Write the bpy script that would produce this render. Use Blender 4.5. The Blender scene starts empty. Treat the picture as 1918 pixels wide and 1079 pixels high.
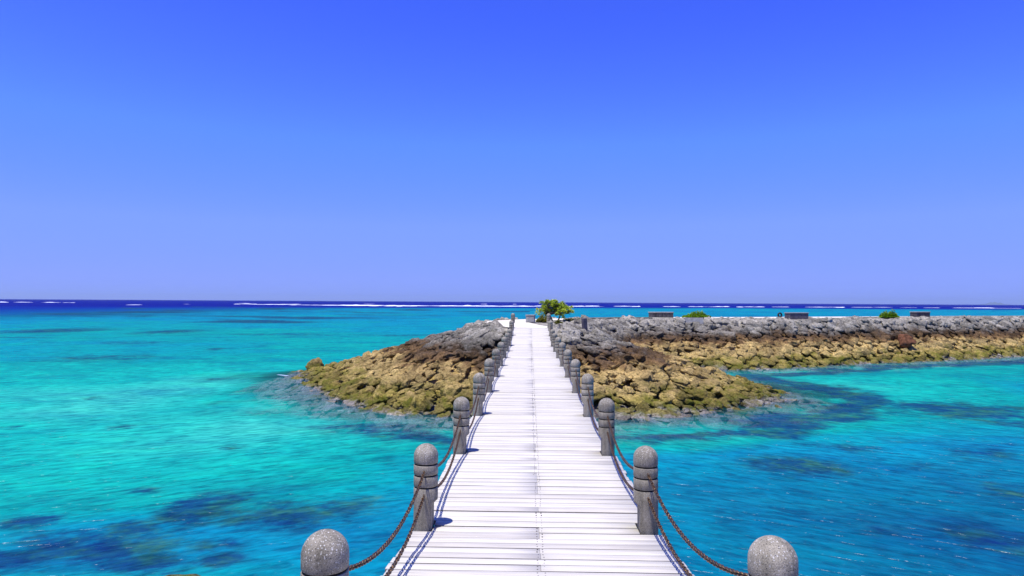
import bpy, bmesh, math, random
import numpy as np
from mathutils import Vector, Matrix, noise as mnoise

random.seed(7)
rng = np.random.default_rng(7)
SC = bpy.context.scene
COL = SC.collection
R = math.radians

# ------------------------------------------------------------------ camera
EYE = 1.864                       # metres above the flat part of the deck (z = 0)
cam_data = bpy.data.cameras.new('camera')
cam_data.sensor_width = 36.0
cam_data.lens = 24.0
cam_data.clip_start = 0.05
cam_data.clip_end = 200000.0
cam = bpy.data.objects.new('camera', cam_data)
COL.objects.link(cam)
cam.location = (0, 0, EYE)
cam.rotation_euler = (Matrix.Rotation(R(1.50), 3, 'Z') @ Matrix.Rotation(R(90 + 1.165), 3, 'X')
                      @ Matrix.Rotation(R(0.33), 3, 'Z')).to_euler()
SC.camera = cam

# ------------------------------------------------------------------ sky
SUN_EL, SUN_AZ = 74.0, 222.0      # sun high, behind the camera and to its left
world = bpy.data.worlds.new('World')
SC.world = world
world.use_nodes = True
wn, wl = world.node_tree.nodes, world.node_tree.links
wn.clear()
w_out = wn.new('ShaderNodeOutputWorld')
w_bg = wn.new('ShaderNodeBackground')
w_sky = wn.new('ShaderNodeTexSky')
w_sky.sky_type = 'NISHITA'
w_sky.sun_disc = False
w_sky.sun_elevation = R(SUN_EL)
w_sky.sun_rotation = R(SUN_AZ)
w_sky.altitude = 0
w_sky.air_density = 0.4
w_sky.dust_density = 0.0
w_sky.ozone_density = 6.0
# the photograph's saturated grade of the clear sky: a tone curve per channel
def w_scale(sock, k):
    n = wn.new('ShaderNodeVectorMath'); n.operation = 'SCALE'; n.inputs['Scale'].default_value = k
    wl.new(sock, n.inputs[0]); return n.outputs[0]
w_cur = wn.new('ShaderNodeRGBCurve')
for ci, pts in enumerate(([(0, 0), (.047, .047), (.075, .100), (.138, .188), (.30, .232), (.42, .236), (1, .24)],
                          [(0, 0), (.091, .120), (.145, .255), (.259, .325), (.495, .340), (1, .345)],
                          [(0, 0), (.207, .87), (.317, .93), (.745, .93), (1, .93)])):
    cv = w_cur.mapping.curves[ci]
    while len(cv.points) < len(pts): cv.points.new(0.5, 0.5)
    for p, q in zip(cv.points, pts): p.location = q; p.handle_type = 'VECTOR'
w_cur.mapping.update()
wl.new(w_scale(w_sky.outputs[0], 0.1), w_cur.inputs['Color'])
wl.new(w_scale(w_cur.outputs[0], 10.0), w_bg.inputs['Color'])
w_bg.inputs['Strength'].default_value = 0.10
wl.new(w_bg.outputs[0], w_out.inputs[0])

# ------------------------------------------------------------------ sun
sun_data = bpy.data.lights.new('sun', 'SUN')
sun_data.energy = 4.9
sun_data.angle = R(0.53)
sun_data.color = (1.0, 0.965, 0.90)
sun = bpy.data.objects.new('sun', sun_data)
COL.objects.link(sun)
sun_dir = Vector((math.sin(R(SUN_AZ)) * math.cos(R(SUN_EL)), math.cos(R(SUN_AZ)) * math.cos(R(SUN_EL)), math.sin(R(SUN_EL))))
sun.rotation_euler = sun_dir.to_track_quat('Z', 'Y').to_euler()
sun.location = (0, 0, 60)

SC.view_settings.view_transform = 'Standard'
SC.view_settings.look = 'None'
SC.view_settings.exposure = 0.2
SC.view_settings.gamma = 1.0
SC.render.engine = 'CYCLES'
SC.cycles.use_denoising = True
SC.cycles.max_bounces = 6
SC.cycles.transparent_max_bounces = 12
SC.cycles.caustics_reflective = False
SC.cycles.caustics_refractive = False

# ================================================================== helpers
def mesh_np(name, verts, faces, smooth=True):
    """verts (N,3), faces (M,k) with k the same for every face"""
    verts = np.asarray(verts, dtype=np.float32); faces = np.asarray(faces, dtype=np.int32)
    me = bpy.data.meshes.new(name)
    me.vertices.add(len(verts)); me.vertices.foreach_set('co', verts.ravel())
    k = faces.shape[1]
    me.loops.add(faces.size); me.loops.foreach_set('vertex_index', faces.ravel())
    me.polygons.add(len(faces))
    me.polygons.foreach_set('loop_start', np.arange(0, faces.size, k, dtype=np.int32))
    me.polygons.foreach_set('loop_total', np.full(len(faces), k, dtype=np.int32))
    if smooth:
        me.polygons.foreach_set('use_smooth', np.ones(len(faces), dtype=bool))
    me.update(calc_edges=True)
    return me

def attr(me, name, values):
    a = me.attributes.new(name, 'FLOAT', 'POINT')
    a.data.foreach_set('value', np.asarray(values, dtype=np.float32))

def attr_col(me, name, rgb):
    a = me.attributes.new(name, 'FLOAT_COLOR', 'POINT')
    c = np.ones((len(rgb), 4), dtype=np.float32); c[:, :3] = rgb
    a.data.foreach_set('color', c.ravel())

def link(name, me, material=None, parent=None):
    o = bpy.data.objects.new(name, me)
    COL.objects.link(o)
    if material is not None and not me.materials:
        me.materials.append(material)
    if parent is not None:
        o.parent = parent
    return o

def bm_mesh(name, bm, smooth=False):
    me = bpy.data.meshes.new(name)
    bm.normal_update()
    bm.to_mesh(me); bm.free()
    if smooth:
        for p in me.polygons: p.use_smooth = True
    return me

def empty(name, loc):
    o = bpy.data.objects.new(name, None)
    o.empty_display_size = 0.1
    o.location = loc
    COL.objects.link(o)
    return o

def tag(o, label=None, cat=None, group=None, kind=None):
    if label: o['label'] = label
    if cat: o['category'] = cat
    if group: o['group'] = group
    if kind: o['kind'] = kind
    return o

def _h(ix, iy, iz, seed):
    n = (ix.astype(np.int64) * 374761393 + iy.astype(np.int64) * 668265263 + iz.astype(np.int64) * 2147483647 + seed * 1274126177) & 0xFFFFFFFF
    n = ((n ^ (n >> 13)) * 1274126177) & 0xFFFFFFFF
    n = n ^ (n >> 16)
    return (n & 0xFFFF) / 65535.0

def vnoise(p, seed=0):
    p = np.asarray(p, dtype=np.float64)
    i = np.floor(p).astype(np.int64); f = p - i
    u = f * f * (3 - 2 * f)
    r = 0
    for dx in (0, 1):
        for dy in (0, 1):
            for dz in (0, 1):
                w = (u[:, 0] if dx else 1 - u[:, 0]) * (u[:, 1] if dy else 1 - u[:, 1]) * (u[:, 2] if dz else 1 - u[:, 2])
                r = r + w * _h(i[:, 0] + dx, i[:, 1] + dy, i[:, 2] + dz, seed)
    return r * 2 - 1

def fbm(p, oct=4, seed=0, gain=0.5):
    p = np.asarray(p, dtype=np.float64); r = 0; a = 1.0; s = 1.0
    for k in range(oct):
        r = r + a * vnoise(p * s + 17.3 * k, seed + k); a *= gain; s *= 2.03
    return r

def xyz(X, Y, s=1.0, z=0.0):
    return np.stack([X * s, Y * s, np.full_like(X, z)], 1)

# node helpers ------------------------------------------------------
def new_mat(name):
    m = bpy.data.materials.new(name); m.use_nodes = True
    nt = m.node_tree; nt.nodes.clear()
    return m, nt

class G:
    """tiny node-graph writer"""
    def __init__(self, nt): self.nt = nt
    def n(self, t, **kw):
        nd = self.nt.nodes.new(t)
        for k, v in kw.items(): setattr(nd, k, v)
        return nd
    def set(self, sock, v):
        if isinstance(v, bpy.types.NodeSocket): self.nt.links.new(v, sock)
        elif isinstance(v, (tuple, list)) and len(v) == 3 and sock.type == 'RGBA': sock.default_value = (*v, 1)
        else: sock.default_value = v
    def math(self, op, a, b=0.0, c=None, clamp=False):
        nd = self.n('ShaderNodeMath', operation=op, use_clamp=clamp)
        self.set(nd.inputs[0], a); self.set(nd.inputs[1], b)
        if c is not None: self.set(nd.inputs[2], c)
        return nd.outputs[0]
    def mix(self, f, a, b, blend='MIX'):
        nd = self.n('ShaderNodeMix', data_type='RGBA', blend_type=blend)
        self.set(nd.inputs[0], f); self.set(nd.inputs[6], a); self.set(nd.inputs[7], b)
        return nd.outputs[2]
    def pos(self):
        return self.n('ShaderNodeNewGeometry').outputs['Position']
    def obj(self):
        return self.n('ShaderNodeTexCoord').outputs['Object']
    def scale(self, v, s, loc=(0, 0, 0), rot=(0, 0, 0)):
        nd = self.n('ShaderNodeMapping'); self.set(nd.inputs[0], v)
        nd.inputs['Location'].default_value = loc; nd.inputs['Rotation'].default_value = rot
        nd.inputs['Scale'].default_value = s
        return nd.outputs[0]
    def noise(self, v, scale=1.0, detail=3.0, rough=0.55, dist=0.0):
        nd = self.n('ShaderNodeTexNoise'); self.set(nd.inputs['Vector'], v)
        nd.inputs['Scale'].default_value = scale; nd.inputs['Detail'].default_value = detail
        nd.inputs['Roughness'].default_value = rough; nd.inputs['Distortion'].default_value = dist
        return nd.outputs['Fac']
    def voro(self, v, scale=1.0, feature='F1', out='Distance', rnd=1.0):
        nd = self.n('ShaderNodeTexVoronoi', feature=feature); self.set(nd.inputs['Vector'], v)
        nd.inputs['Scale'].default_value = scale; nd.inputs['Randomness'].default_value = rnd
        return nd.outputs[out]
    def rng(self, v, a, b, c=0.0, d=1.0, smooth=False):
        nd = self.n('ShaderNodeMapRange', interpolation_type='SMOOTHSTEP' if smooth else 'LINEAR')
        self.set(nd.inputs[0], v)
        for i, x in enumerate((a, b, c, d)): self.set(nd.inputs[i + 1], x)
        return nd.outputs[0]
    def ramp(self, f, stops, interp='LINEAR'):
        nd = self.n('ShaderNodeValToRGB'); cr = nd.color_ramp; cr.interpolation = interp
        while len(cr.elements) < len(stops): cr.elements.new(0.5)
        for e, (p, c) in zip(cr.elements, stops):
            e.position = p; e.color = (*c, 1)
        self.set(nd.inputs[0], f)
        return nd.outputs[0]
    def attr(self, name, out='Fac'):
        return self.n('ShaderNodeAttribute', attribute_name=name).outputs[out]
    def bump(self, h, dist=0.01, strength=1.0, normal=None):
        nd = self.n('ShaderNodeBump'); self.set(nd.inputs['Height'], h)
        nd.inputs['Distance'].default_value = dist; nd.inputs['Strength'].default_value = strength
        if normal is not None: self.set(nd.inputs['Normal'], normal)
        return nd.outputs[0]
    def bsdf(self, col, rough=0.8, normal=None, metal=0.0, spec=0.5):
        nd = self.n('ShaderNodeBsdfPrincipled')
        self.set(nd.inputs['Base Color'], col); self.set(nd.inputs['Roughness'], rough)
        self.set(nd.inputs['Metallic'], metal); self.set(nd.inputs['Specular IOR Level'], spec)
        if normal is not None: self.set(nd.inputs['Normal'], normal)
        return nd.outputs[0]
    def out(self, s):
        o = self.n('ShaderNodeOutputMaterial'); self.set(o.inputs['Surface'], s)

WATER_Z = EYE - 4.4               # -2.536
TOP_Z = 0.63                      # top of the breakwater

# ================================================================== materials
def mat_rock():
    m, nt = new_mat('coral_limestone'); g = G(nt)
    p = g.pos()
    z = g.n('ShaderNodeSeparateXYZ'); g.set(z.inputs[0], p); z = z.outputs[2]
    wob = g.noise(p, 0.55, 4, 0.6)
    wob2 = g.noise(p, 2.4, 3, 0.6)
    h = g.math('SUBTRACT', z, WATER_Z)
    h = g.math('ADD', h, g.math('MULTIPLY', g.math('SUBTRACT', wob, 0.5), 1.5))
    h = g.math('ADD', h, g.math('MULTIPLY', g.math('SUBTRACT', wob2, 0.5), 0.5))
    band = g.ramp(g.math('DIVIDE', h, 3.5), [
        (0.00, (0.31, 0.285, 0.25)), (0.035, (0.20, 0.17, 0.06)), (0.14, (0.28, 0.22, 0.055)), (0.24, (0.50, 0.365, 0.14)),
        (0.40, (0.47, 0.335, 0.13)), (0.48, (0.20, 0.12, 0.05)), (0.58, (0.105, 0.07, 0.04)), (0.67, (0.20, 0.18, 0.145)),
        (0.76, (0.31, 0.29, 0.24)), (1.0, (0.42, 0.39, 0.32))])
    cell = g.voro(p, 1.15, out='Color')
    sep = g.n('ShaderNodeSeparateColor'); g.set(sep.inputs[0], cell)
    tone = g.rng(sep.outputs[0], 0, 1, 0.62, 1.4)
    col = g.mix(1.0, band, tone, 'MULTIPLY')
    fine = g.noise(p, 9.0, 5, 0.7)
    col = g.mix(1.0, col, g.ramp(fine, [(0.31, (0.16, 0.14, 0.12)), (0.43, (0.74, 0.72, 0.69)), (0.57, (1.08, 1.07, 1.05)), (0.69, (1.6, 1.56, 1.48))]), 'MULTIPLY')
    # green weed patches low down
    weed = g.math('MULTIPLY', g.rng(g.noise(p, 1.6, 4, 0.65), 0.47, 0.60), g.math('MULTIPLY', g.rng(h, 1.25, 0.45), g.rng(h, -0.25, 0.05)))
    col = g.mix(g.math('MULTIPLY', weed, 0.68), col, (0.145, 0.155, 0.012))
    pits = g.voro(p, 14.0)
    pit = g.rng(pits, 0.05, 0.33)
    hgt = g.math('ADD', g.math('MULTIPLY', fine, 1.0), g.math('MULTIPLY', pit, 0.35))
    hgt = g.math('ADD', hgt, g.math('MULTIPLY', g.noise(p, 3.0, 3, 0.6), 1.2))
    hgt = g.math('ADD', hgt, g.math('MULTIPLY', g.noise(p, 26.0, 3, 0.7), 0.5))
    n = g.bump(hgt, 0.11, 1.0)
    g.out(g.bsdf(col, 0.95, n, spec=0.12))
    return m

def mat_sand():
    m, nt = new_mat('pale_sand'); g = G(nt); p = g.pos()
    c = g.ramp(g.noise(p, 1.3, 5, 0.6), [(0.3, (0.56, 0.50, 0.38)), (0.65, (0.80, 0.76, 0.62))])
    c = g.mix(g.rng(g.noise(p, 7, 4, .7), .55, .75), c, (0.45, 0.40, 0.30))
    g.out(g.bsdf(c, 0.95, g.bump(g.noise(p, 12, 4, .7), 0.02), spec=0.1))
    return m

def mat_concrete(name='granite', dark=1.0):
    m, nt = new_mat(name); g = G(nt); p0 = g.obj()
    oi = g.n('ShaderNodeObjectInfo')           # every post gets its own patch of stone and its own tone
    off = g.n('ShaderNodeVectorMath', operation='MULTIPLY'); g.set(off.inputs[0], oi.outputs['Location']); off.inputs[1].default_value = (3.7, 1.9, 0)
    ad = g.n('ShaderNodeVectorMath', operation='ADD'); g.set(ad.inputs[0], p0); g.set(ad.inputs[1], off.outputs[0]); p = ad.outputs[0]
    wnz = g.n('ShaderNodeTexWhiteNoise'); g.set(wnz.inputs['Vector'], off.outputs[0])
    base = g.ramp(g.noise(p, 9, 4, 0.6), [(0.3, (0.215 * dark, 0.19 * dark, 0.142 * dark)), (0.7, (0.355 * dark, 0.317 * dark, 0.245 * dark))])
    gr = g.noise(p, 210, 2, 0.7)
    base = g.mix(1.0, base, g.ramp(gr, [(0.32, (0.45, 0.45, 0.45)), (0.5, (1, 1, 1)), (0.68, (1.35, 1.35, 1.35))]), 'MULTIPLY')
    base = g.mix(1.0, base, g.rng(wnz.outputs['Value'], 0, 1, 0.84, 1.14), 'MULTIPLY')
    vd = g.voro(p, 125, out='Color'); s = g.n('ShaderNodeSeparateColor'); g.set(s.inputs[0], vd)
    ds = g.voro(p, 125)
    chip = g.math('MULTIPLY', g.rng(s.outputs[0], 0.70, 0.76), g.rng(ds, 0.46, 0.34))
    z = g.n('ShaderNodeSeparateXYZ'); g.set(z.inputs[0], p0)
    chip = g.math('MULTIPLY', chip, g.rng(z.outputs[2], 0.52, 0.62, 0.25, 1.0))  # chips fade below the dome: the light on it is put into the colour
    base = g.mix(chip, base, (0.60, 0.575, 0.52))
    speck = g.rng(s.outputs[1], 0.86, 0.9)
    base = g.mix(g.math('MULTIPLY', speck, g.rng(ds, .36, .25)), base, (0.045, 0.045, 0.045))
    # rain streaks
    st = g.noise(g.scale(p, (22, 22, 1.6)), 1.0, 3, 0.6)
    base = g.mix(1.0, base, g.ramp(st, [(0.35, (0.72, 0.72, 0.70)), (0.6, (1.05, 1.05, 1.05))]), 'MULTIPLY')
    n = g.bump(g.math('ADD', gr, g.math('MULTIPLY', g.noise(p, 60, 3, .6), .8)), 0.0022)
    g.out(g.bsdf(base, 0.85, n, spec=0.3))
    return m

def mat_plain(name, col, rough=0.8, metal=0.0, scale=30, var=0.35, bump=0.002, spec=0.4):
    m, nt = new_mat(name); g = G(nt); p = g.obj()
    f = g.noise(p, scale, 4, 0.65)
    lo = tuple(c * (1 - var) for c in col); hi = tuple(min(1, c * (1 + var)) for c in col)
    c = g.ramp(f, [(0.3, lo), (0.7, hi)])
    g.out(g.bsdf(c, rough, g.bump(f, bump), metal, spec))
    return m

def mat_wood():
    m, nt = new_mat('bleached_wood'); g = G(nt); p = g.obj()
    t = g.attr('tone')
    pv = g.n('ShaderNodeCombineXYZ'); g.set(pv.inputs[0], g.math('MULTIPLY', t, 37.0)); g.set(pv.inputs[2], g.math('MULTIPLY', t, 91.0))
    pa = g.n('ShaderNodeVectorMath', operation='ADD'); g.set(pa.inputs[0], p); g.set(pa.inputs[1], pv.outputs[0])
    grain = g.noise(g.scale(pa.outputs[0], (1.6, 60, 60)), 1.0, 4, 0.65, 0.3)
    wide = g.noise(g.scale(pa.outputs[0], (1.1, 26, 26)), 1.0, 4, 0.6)
    blot = g.noise(pa.outputs[0], 2.2, 4, 0.6)
    c = g.ramp(grain, [(0.24, (0.40, 0.37, 0.34)), (0.38, (0.56, 0.525, 0.445)), (0.55, (0.635, 0.603, 0.512))])
    c = g.mix(1.0, c, g.ramp(wide, [(0.28, (0.84, 0.83, 0.83)), (0.46, (1, 1, 1))]), 'MULTIPLY')
    c = g.mix(1.0, c, g.ramp(t, [(0.0, (0.87, 0.855, 0.86)), (0.3, (0.97, 0.96, 0.96)), (1.0, (1.05, 1.045, 1.04))]), 'MULTIPLY')
    c = g.mix(g.rng(blot, 0.62, 0.8, 0, .35), c, (0.30, 0.27, 0.26))
    crack = g.rng(g.noise(g.scale(pa.outputs[0], (0.9, 130, 130)), 1.0, 2, 0.5), 0.66, 0.73)
    c = g.mix(g.math('MULTIPLY', crack, 0.6), c, (0.16, 0.14, 0.14))
    n = g.bump(g.math('SUBTRACT', grain, g.math('MULTIPLY', crack, 1.2)), 0.0022)
    g.out(g.bsdf(c, 0.85, n, spec=0.15))
    return m

def mat_rust():
    m, nt = new_mat('rusty_iron'); g = G(nt); p = g.obj()
    f = g.noise(p, 55, 4, 0.65)
    c = g.ramp(f, [(0.3, (0.018, 0.013, 0.011)), (0.50, (0.085, 0.045, 0.024)), (0.66, (0.34, 0.20, 0.085))])
    g.out(g.bsdf(c, g.rng(f, .3, .7, .28, .5), g.bump(f, 0.0012), g.rng(f, .35, .6, .25, .75)))
    return m

def mat_leaf(name, dark, light):
    m, nt = new_mat(name); g = G(nt); p = g.pos()
    t = g.attr('tone')
    c = g.mix(t, dark, light)
    c = g.mix(1.0, c, g.ramp(g.noise(p, 5, 3, .6), [(0.3, (.75, .8, .7)), (.7, (1.2, 1.15, 1.1))]), 'MULTIPLY')
    a = g.bsdf(c, 0.45, None, 0, 0.4)
    tr = g.n('ShaderNodeBsdfTranslucent'); g.set(tr.inputs[0], c)
    mx = g.n('ShaderNodeMixShader'); mx.inputs[0].default_value = 0.35
    nt.links.new(a, mx.inputs[1]); nt.links.new(tr.outputs[0], mx.inputs[2])
    g.out(mx.outputs[0])
    return m

def mat_water():
    m, nt = new_mat('sea_water'); g = G(nt); p = g.pos()
    # --- surface ripples (metres), crests roughly across the view, slightly oblique
    # the wave fronts bend round the boardwalk's piers and the headland: their lines fall away to both sides
    sx = g.n('ShaderNodeSeparateXYZ'); g.set(sx.inputs[0], p)
    bend = g.math('MULTIPLY', g.math('SQRT', g.math('ADD', g.math('MULTIPLY', sx.outputs[0], sx.outputs[0]), 12.0)), 0.60)
    pc = g.n('ShaderNodeCombineXYZ'); g.set(pc.inputs[0], sx.outputs[0]); g.set(pc.inputs[1], g.math('ADD', sx.outputs[1], bend))
    q = pc.outputs[0]
    a = g.scale(q, (1.5, 3.8, 1), rot=(0, 0, R(3)))
    b = g.scale(q, (4.2, 9.0, 1), rot=(0, 0, R(-8)))
    c = g.scale(q, (0.11, 0.42, 1), rot=(0, 0, R(5)))
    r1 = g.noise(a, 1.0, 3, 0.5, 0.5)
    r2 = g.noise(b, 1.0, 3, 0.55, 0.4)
    r3 = g.noise(c, 1.0, 2, 0.5, 0.3)
    ridged = g.math('ABSOLUTE', g.math('SUBTRACT', r1, 0.5))
    h = g.math('ADD', g.math('MULTIPLY', r1, 0.09), g.math('MULTIPLY', r2, 0.022))
    h = g.math('ADD', h, g.math('MULTIPLY', ridged, -0.07))
    h = g.math('ADD', h, g.math('MULTIPLY', r3, 0.34))
    nrm = g.bump(h, 1.0, 1.0)
    # --- what the water column shows: depth tint, sea-grass and coral patches on the bottom
    tint = g.attr('tint', 'Color')
    reef = g.attr('reef')
    warp = g.noise(g.scale(p, (1.0, 1.0, 1)), 1.0, 9, 0.68)
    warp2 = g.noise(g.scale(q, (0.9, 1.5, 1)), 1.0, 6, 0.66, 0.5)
    warp3 = g.noise(g.scale(q, (2.2, 4.6, 1), loc=(3, 9, 0)), 1.0, 4, 0.65, 0.6)
    k = g.math('ADD', reef, g.math('MULTIPLY', g.math('SUBTRACT', warp, 0.5), g.rng(reef, 0.02, 0.4, 0.0, 1.7)))
    k = g.math('ADD', k, g.math('MULTIPLY', g.math('SUBTRACT', warp2, 0.5), g.rng(reef, 0.02, 0.4, 0.0, 1.0)))
    k = g.math('ADD', k, g.math('MULTIPLY', g.math('SUBTRACT', warp3, 0.5), g.rng(reef, 0.02, 0.4, 0.0, 0.8)))
    k = g.rng(k, 0.12, 0.80, 0, 0.92, True)
    rc = g.ramp(g.noise(g.scale(p, (1.0, 1.1, 1), loc=(31, 7, 0)), 1.0, 8, 0.68), [(0.36, (0.002, 0.024, 0.105)), (0.50, (0.004, 0.052, 0.10)), (0.62, (0.016, 0.095, 0.07)), (0.74, (0.04, 0.12, 0.055))])
    col = g.mix(k, tint, rc)
    # mottled bottom: sand ripples, weed and rubble
    mot = g.noise(g.scale(p, (0.30, 0.42, 1), loc=(5, 2, 0)), 1.0, 10, 0.70, 0.3)
    col = g.mix(1.0, col, g.ramp(mot, [(0.34, (0.50, 0.66, 0.84)), (0.47, (0.92, 0.95, 0.97)), (0.53, (1.05, 1.03, 1.02)), (0.66, (1.32, 1.22, 1.08))]), 'MULTIPLY')
    # caustic light and ripple shade painted into the water colour
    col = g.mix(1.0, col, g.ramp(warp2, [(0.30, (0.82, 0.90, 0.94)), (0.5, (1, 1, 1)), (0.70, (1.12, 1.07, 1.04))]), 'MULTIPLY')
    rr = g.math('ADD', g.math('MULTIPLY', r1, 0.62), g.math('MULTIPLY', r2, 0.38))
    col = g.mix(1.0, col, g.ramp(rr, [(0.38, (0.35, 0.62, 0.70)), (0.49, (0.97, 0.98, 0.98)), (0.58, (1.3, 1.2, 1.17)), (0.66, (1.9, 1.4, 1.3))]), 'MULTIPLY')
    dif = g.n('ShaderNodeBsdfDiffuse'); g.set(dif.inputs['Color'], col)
    g.set(dif.inputs['Normal'], g.bump(h, 0.45, 1.0))
    tr = g.n('ShaderNodeBsdfTransparent'); tr.inputs[0].default_value = (0.82, 0.86, 0.965, 1)
    op = g.attr('opaque')
    op = g.math('ADD', op, g.math('MULTIPLY', g.math('SUBTRACT', warp2, 0.5), g.math('MULTIPLY', g.math('MULTIPLY', op, g.math('SUBTRACT', 1.0, op)), 2.2)), clamp=True)
    body = g.n('ShaderNodeMixShader'); g.set(body.inputs[0], op)
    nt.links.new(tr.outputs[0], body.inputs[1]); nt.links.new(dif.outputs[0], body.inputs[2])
    gl = g.n('ShaderNodeBsdfGlossy'); gl.inputs['Roughness'].default_value = 0.24
    gl.inputs['Color'].default_value = (0.85, 0.9, 1, 1)
    g.set(gl.inputs['Normal'], nrm)
    fr = g.n('ShaderNodeFresnel'); fr.inputs[0].default_value = 1.33; g.set(fr.inputs['Normal'], nrm)
    f = g.math('MINIMUM', g.math('MULTIPLY', fr.outputs[0], 0.6), 0.065)      # wave slopes keep a rough sea from mirroring at the horizon
    mx = g.n('ShaderNodeMixShader'); g.set(mx.inputs[0], f)
    nt.links.new(body.outputs[0], mx.inputs[1]); nt.links.new(gl.outputs[0], mx.inputs[2])
    g.out(mx.outputs[0])
    return m

M = dict(
    rock=mat_rock(), sand=mat_sand(), granite=mat_concrete('speckled_concrete'), wood=mat_wood(), rust=mat_rust(), water=mat_water(),
    band=mat_plain('black_groove', (0.012, 0.012, 0.013), 0.8, 0, 40, .3, .001, .2),
    screw=mat_plain('screw_steel', (0.10, 0.085, 0.08), 0.6, 0.4, 200, .3, .0003),
    wood_edge=mat_plain('gap_shade_board_edge', (0.13, 0.115, 0.105), 0.9, 0, 20, .4, .002, .1),  # weathered board sides, with the shade of the gaps put into their colour
    beam=mat_plain('weathered_beam', (0.40, 0.37, 0.35), 0.85, 0, 6, .3, .003),
    pier=mat_plain('pier_concrete', (0.30, 0.29, 0.27), 0.9, 0, 4, .3, .01),
    foam=mat_plain('foam', (0.86, 0.89, 0.92), 0.9, 0, .35, .06, .05, .1),
    bench=mat_plain('dark_stone', (0.075, 0.07, 0.072), 0.9, 0, 5, .5, .01, .2),
    bench_violet=mat_plain('plain_grey_stone', (0.125, 0.11, 0.118), 0.9, 0, 5, .3, .01, .2),
    cap=mat_plain('pale_cap_stone', (0.30, 0.28, 0.26), 0.9, 0, 6, .3, .006, .2),
    kerb=mat_plain('mossy_kerb', (0.20, 0.19, 0.14), 0.9, 0, 1.6, .5, .01, .2),
    rubber=mat_plain('black_rubber', (0.012, 0.012, 0.014), 0.6, 0, 30, .3, .002),
    island=mat_plain('far_hills', (0.06, 0.09, 0.05), 0.9, 0, .002, .4, 1.0, .1),
    bark=mat_plain('grey_bark', (0.10, 0.085, 0.07), 0.9, 0, 14, .4, .01, .2),
    brown_rock=mat_plain('brown_boulder', (0.17, 0.072, 0.035), 0.9, 0, 3, .6, .05, .2),
    dark_rock=mat_plain('dark_boulder', (0.06, 0.05, 0.03), 0.9, 0, 5, .5, .05, .2),
    feather=mat_plain('dark_feather', (0.05, 0.05, 0.055), 0.8, 0, 8, .3, .002),
    leaf_tree=mat_leaf('broad_leaf', (0.06, 0.19, 0.02), (0.60, 0.68, 0.07)),
    leaf_low=mat_leaf('low_leaf', (0.05, 0.15, 0.006), (0.32, 0.50, 0.012)),
    leaf_olive=mat_leaf('olive_leaf', (0.06, 0.075, 0.008), (0.28, 0.26, 0.03)),
)

# ================================================================== the lie of the land
CREST = np.array([(-1.25, 33.6), (-2.0, 38), (-2.9, 42), (-2.7, 44.5), (-1.4, 48), (2, 52.5), (8, 58.5), (20, 62.5), (50, 77), (80, 92), (120, 112),
                  (120, 106), (80, 85), (47, 67.5), (27, 57), (20, 53.6), (12, 52.6), (6.4, 51), (4.2, 47), (3.2, 42), (2.4, 37.5), (1.6, 34.2), (1.2, 33.6)], dtype=float)
SHORE_BACK = [(-14.0, 42.2), (-12.2, 45.4), (-9.5, 49.5), (-5, 55), (3, 62), (18, 69), (50, 84), (80, 99), (126, 122)]
SHORE_FRONT = [(126, 104), (80, 79.5), (58, 67), (43, 60), (32.8, 54.8), (24, 50.8), (16, 46.4), (13.8, 45.6), (10, 44.8), (8.4, 43.4), (9.4, 41.4), (11.2, 38.8),
               (12.2, 36.2), (12.3, 34.2), (11.6, 32), (9.6, 29.6), (6.5, 27.2), (3.9, 26.3), (0.5, 25.9), (-2.9, 26.2), (-6.2, 27.4), (-9, 30.8), (-11.6, 36), (-13.6, 39.6), (-14.0, 42.2)]
SHORE = np.array(SHORE_BACK[:-1] + [SHORE_BACK[-1]] + SHORE_FRONT[:-1], dtype=float)
NCREST = np.array([(-4, -10), (-3, 1.5), (-1.5, 3.0), (1.6, 3.0), (3.2, 1.5), (5, -10)], dtype=float)
NSHORE = np.array([(-12, -12), (-9, 1.5), (-6, 6.2), (0, 8.0), (6, 6.2), (9.5, 1.5), (13, -12)], dtype=float)

def seg_dist(X, Y, poly, closed=True):
    d = np.full(X.shape, 1e9)
    n = len(poly)
    for i in range(n if closed else n - 1):
        ax, ay = poly[i]; bx, by = poly[(i + 1) % n]
        ux, uy = bx - ax, by - ay
        t = np.clip(((X - ax) * ux + (Y - ay) * uy) / (ux * ux + uy * uy + 1e-12), 0, 1)
        d = np.minimum(d, np.hypot(X - ax - t * ux, Y - ay - t * uy))
    return d

def inside(X, Y, poly):
    r = np.zeros(X.shape, bool); n = len(poly)
    for i in range(n):
        ax, ay = poly[i]; bx, by = poly[(i + 1) % n]
        if ay == by: continue
        c = (ay > Y) != (by > Y)
        r ^= c & (X < (bx - ax) * (Y - ay) / (by - ay) + ax)
    return r

def bank(X, Y, crest, shore, top):
    """height of a rubble bank: flat inside the crest line, falling evenly to the water at the shore line, on under water beyond it"""
    ic, ish = inside(X, Y, crest), inside(X, Y, shore)
    dc, ds = seg_dist(X, Y, crest), seg_dist(X, Y, shore)
    t = np.where(ic, 0.0, np.where(ish, dc / (dc + ds + 1e-9), 1.0))
    z = np.where(ish, top - (top - WATER_Z) * t, WATER_Z - 0.20 * ds - 0.02 * ds * ds)
    return z, t, np.where(ish, 0.0, ds)

def terrain(X, Y):
    return bank(X, Y, CREST, SHORE, TOP_Z - 0.05)

def tz(x, y):
    return float(terrain(np.array([float(x)]), np.array([float(y)]))[0][0])

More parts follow.
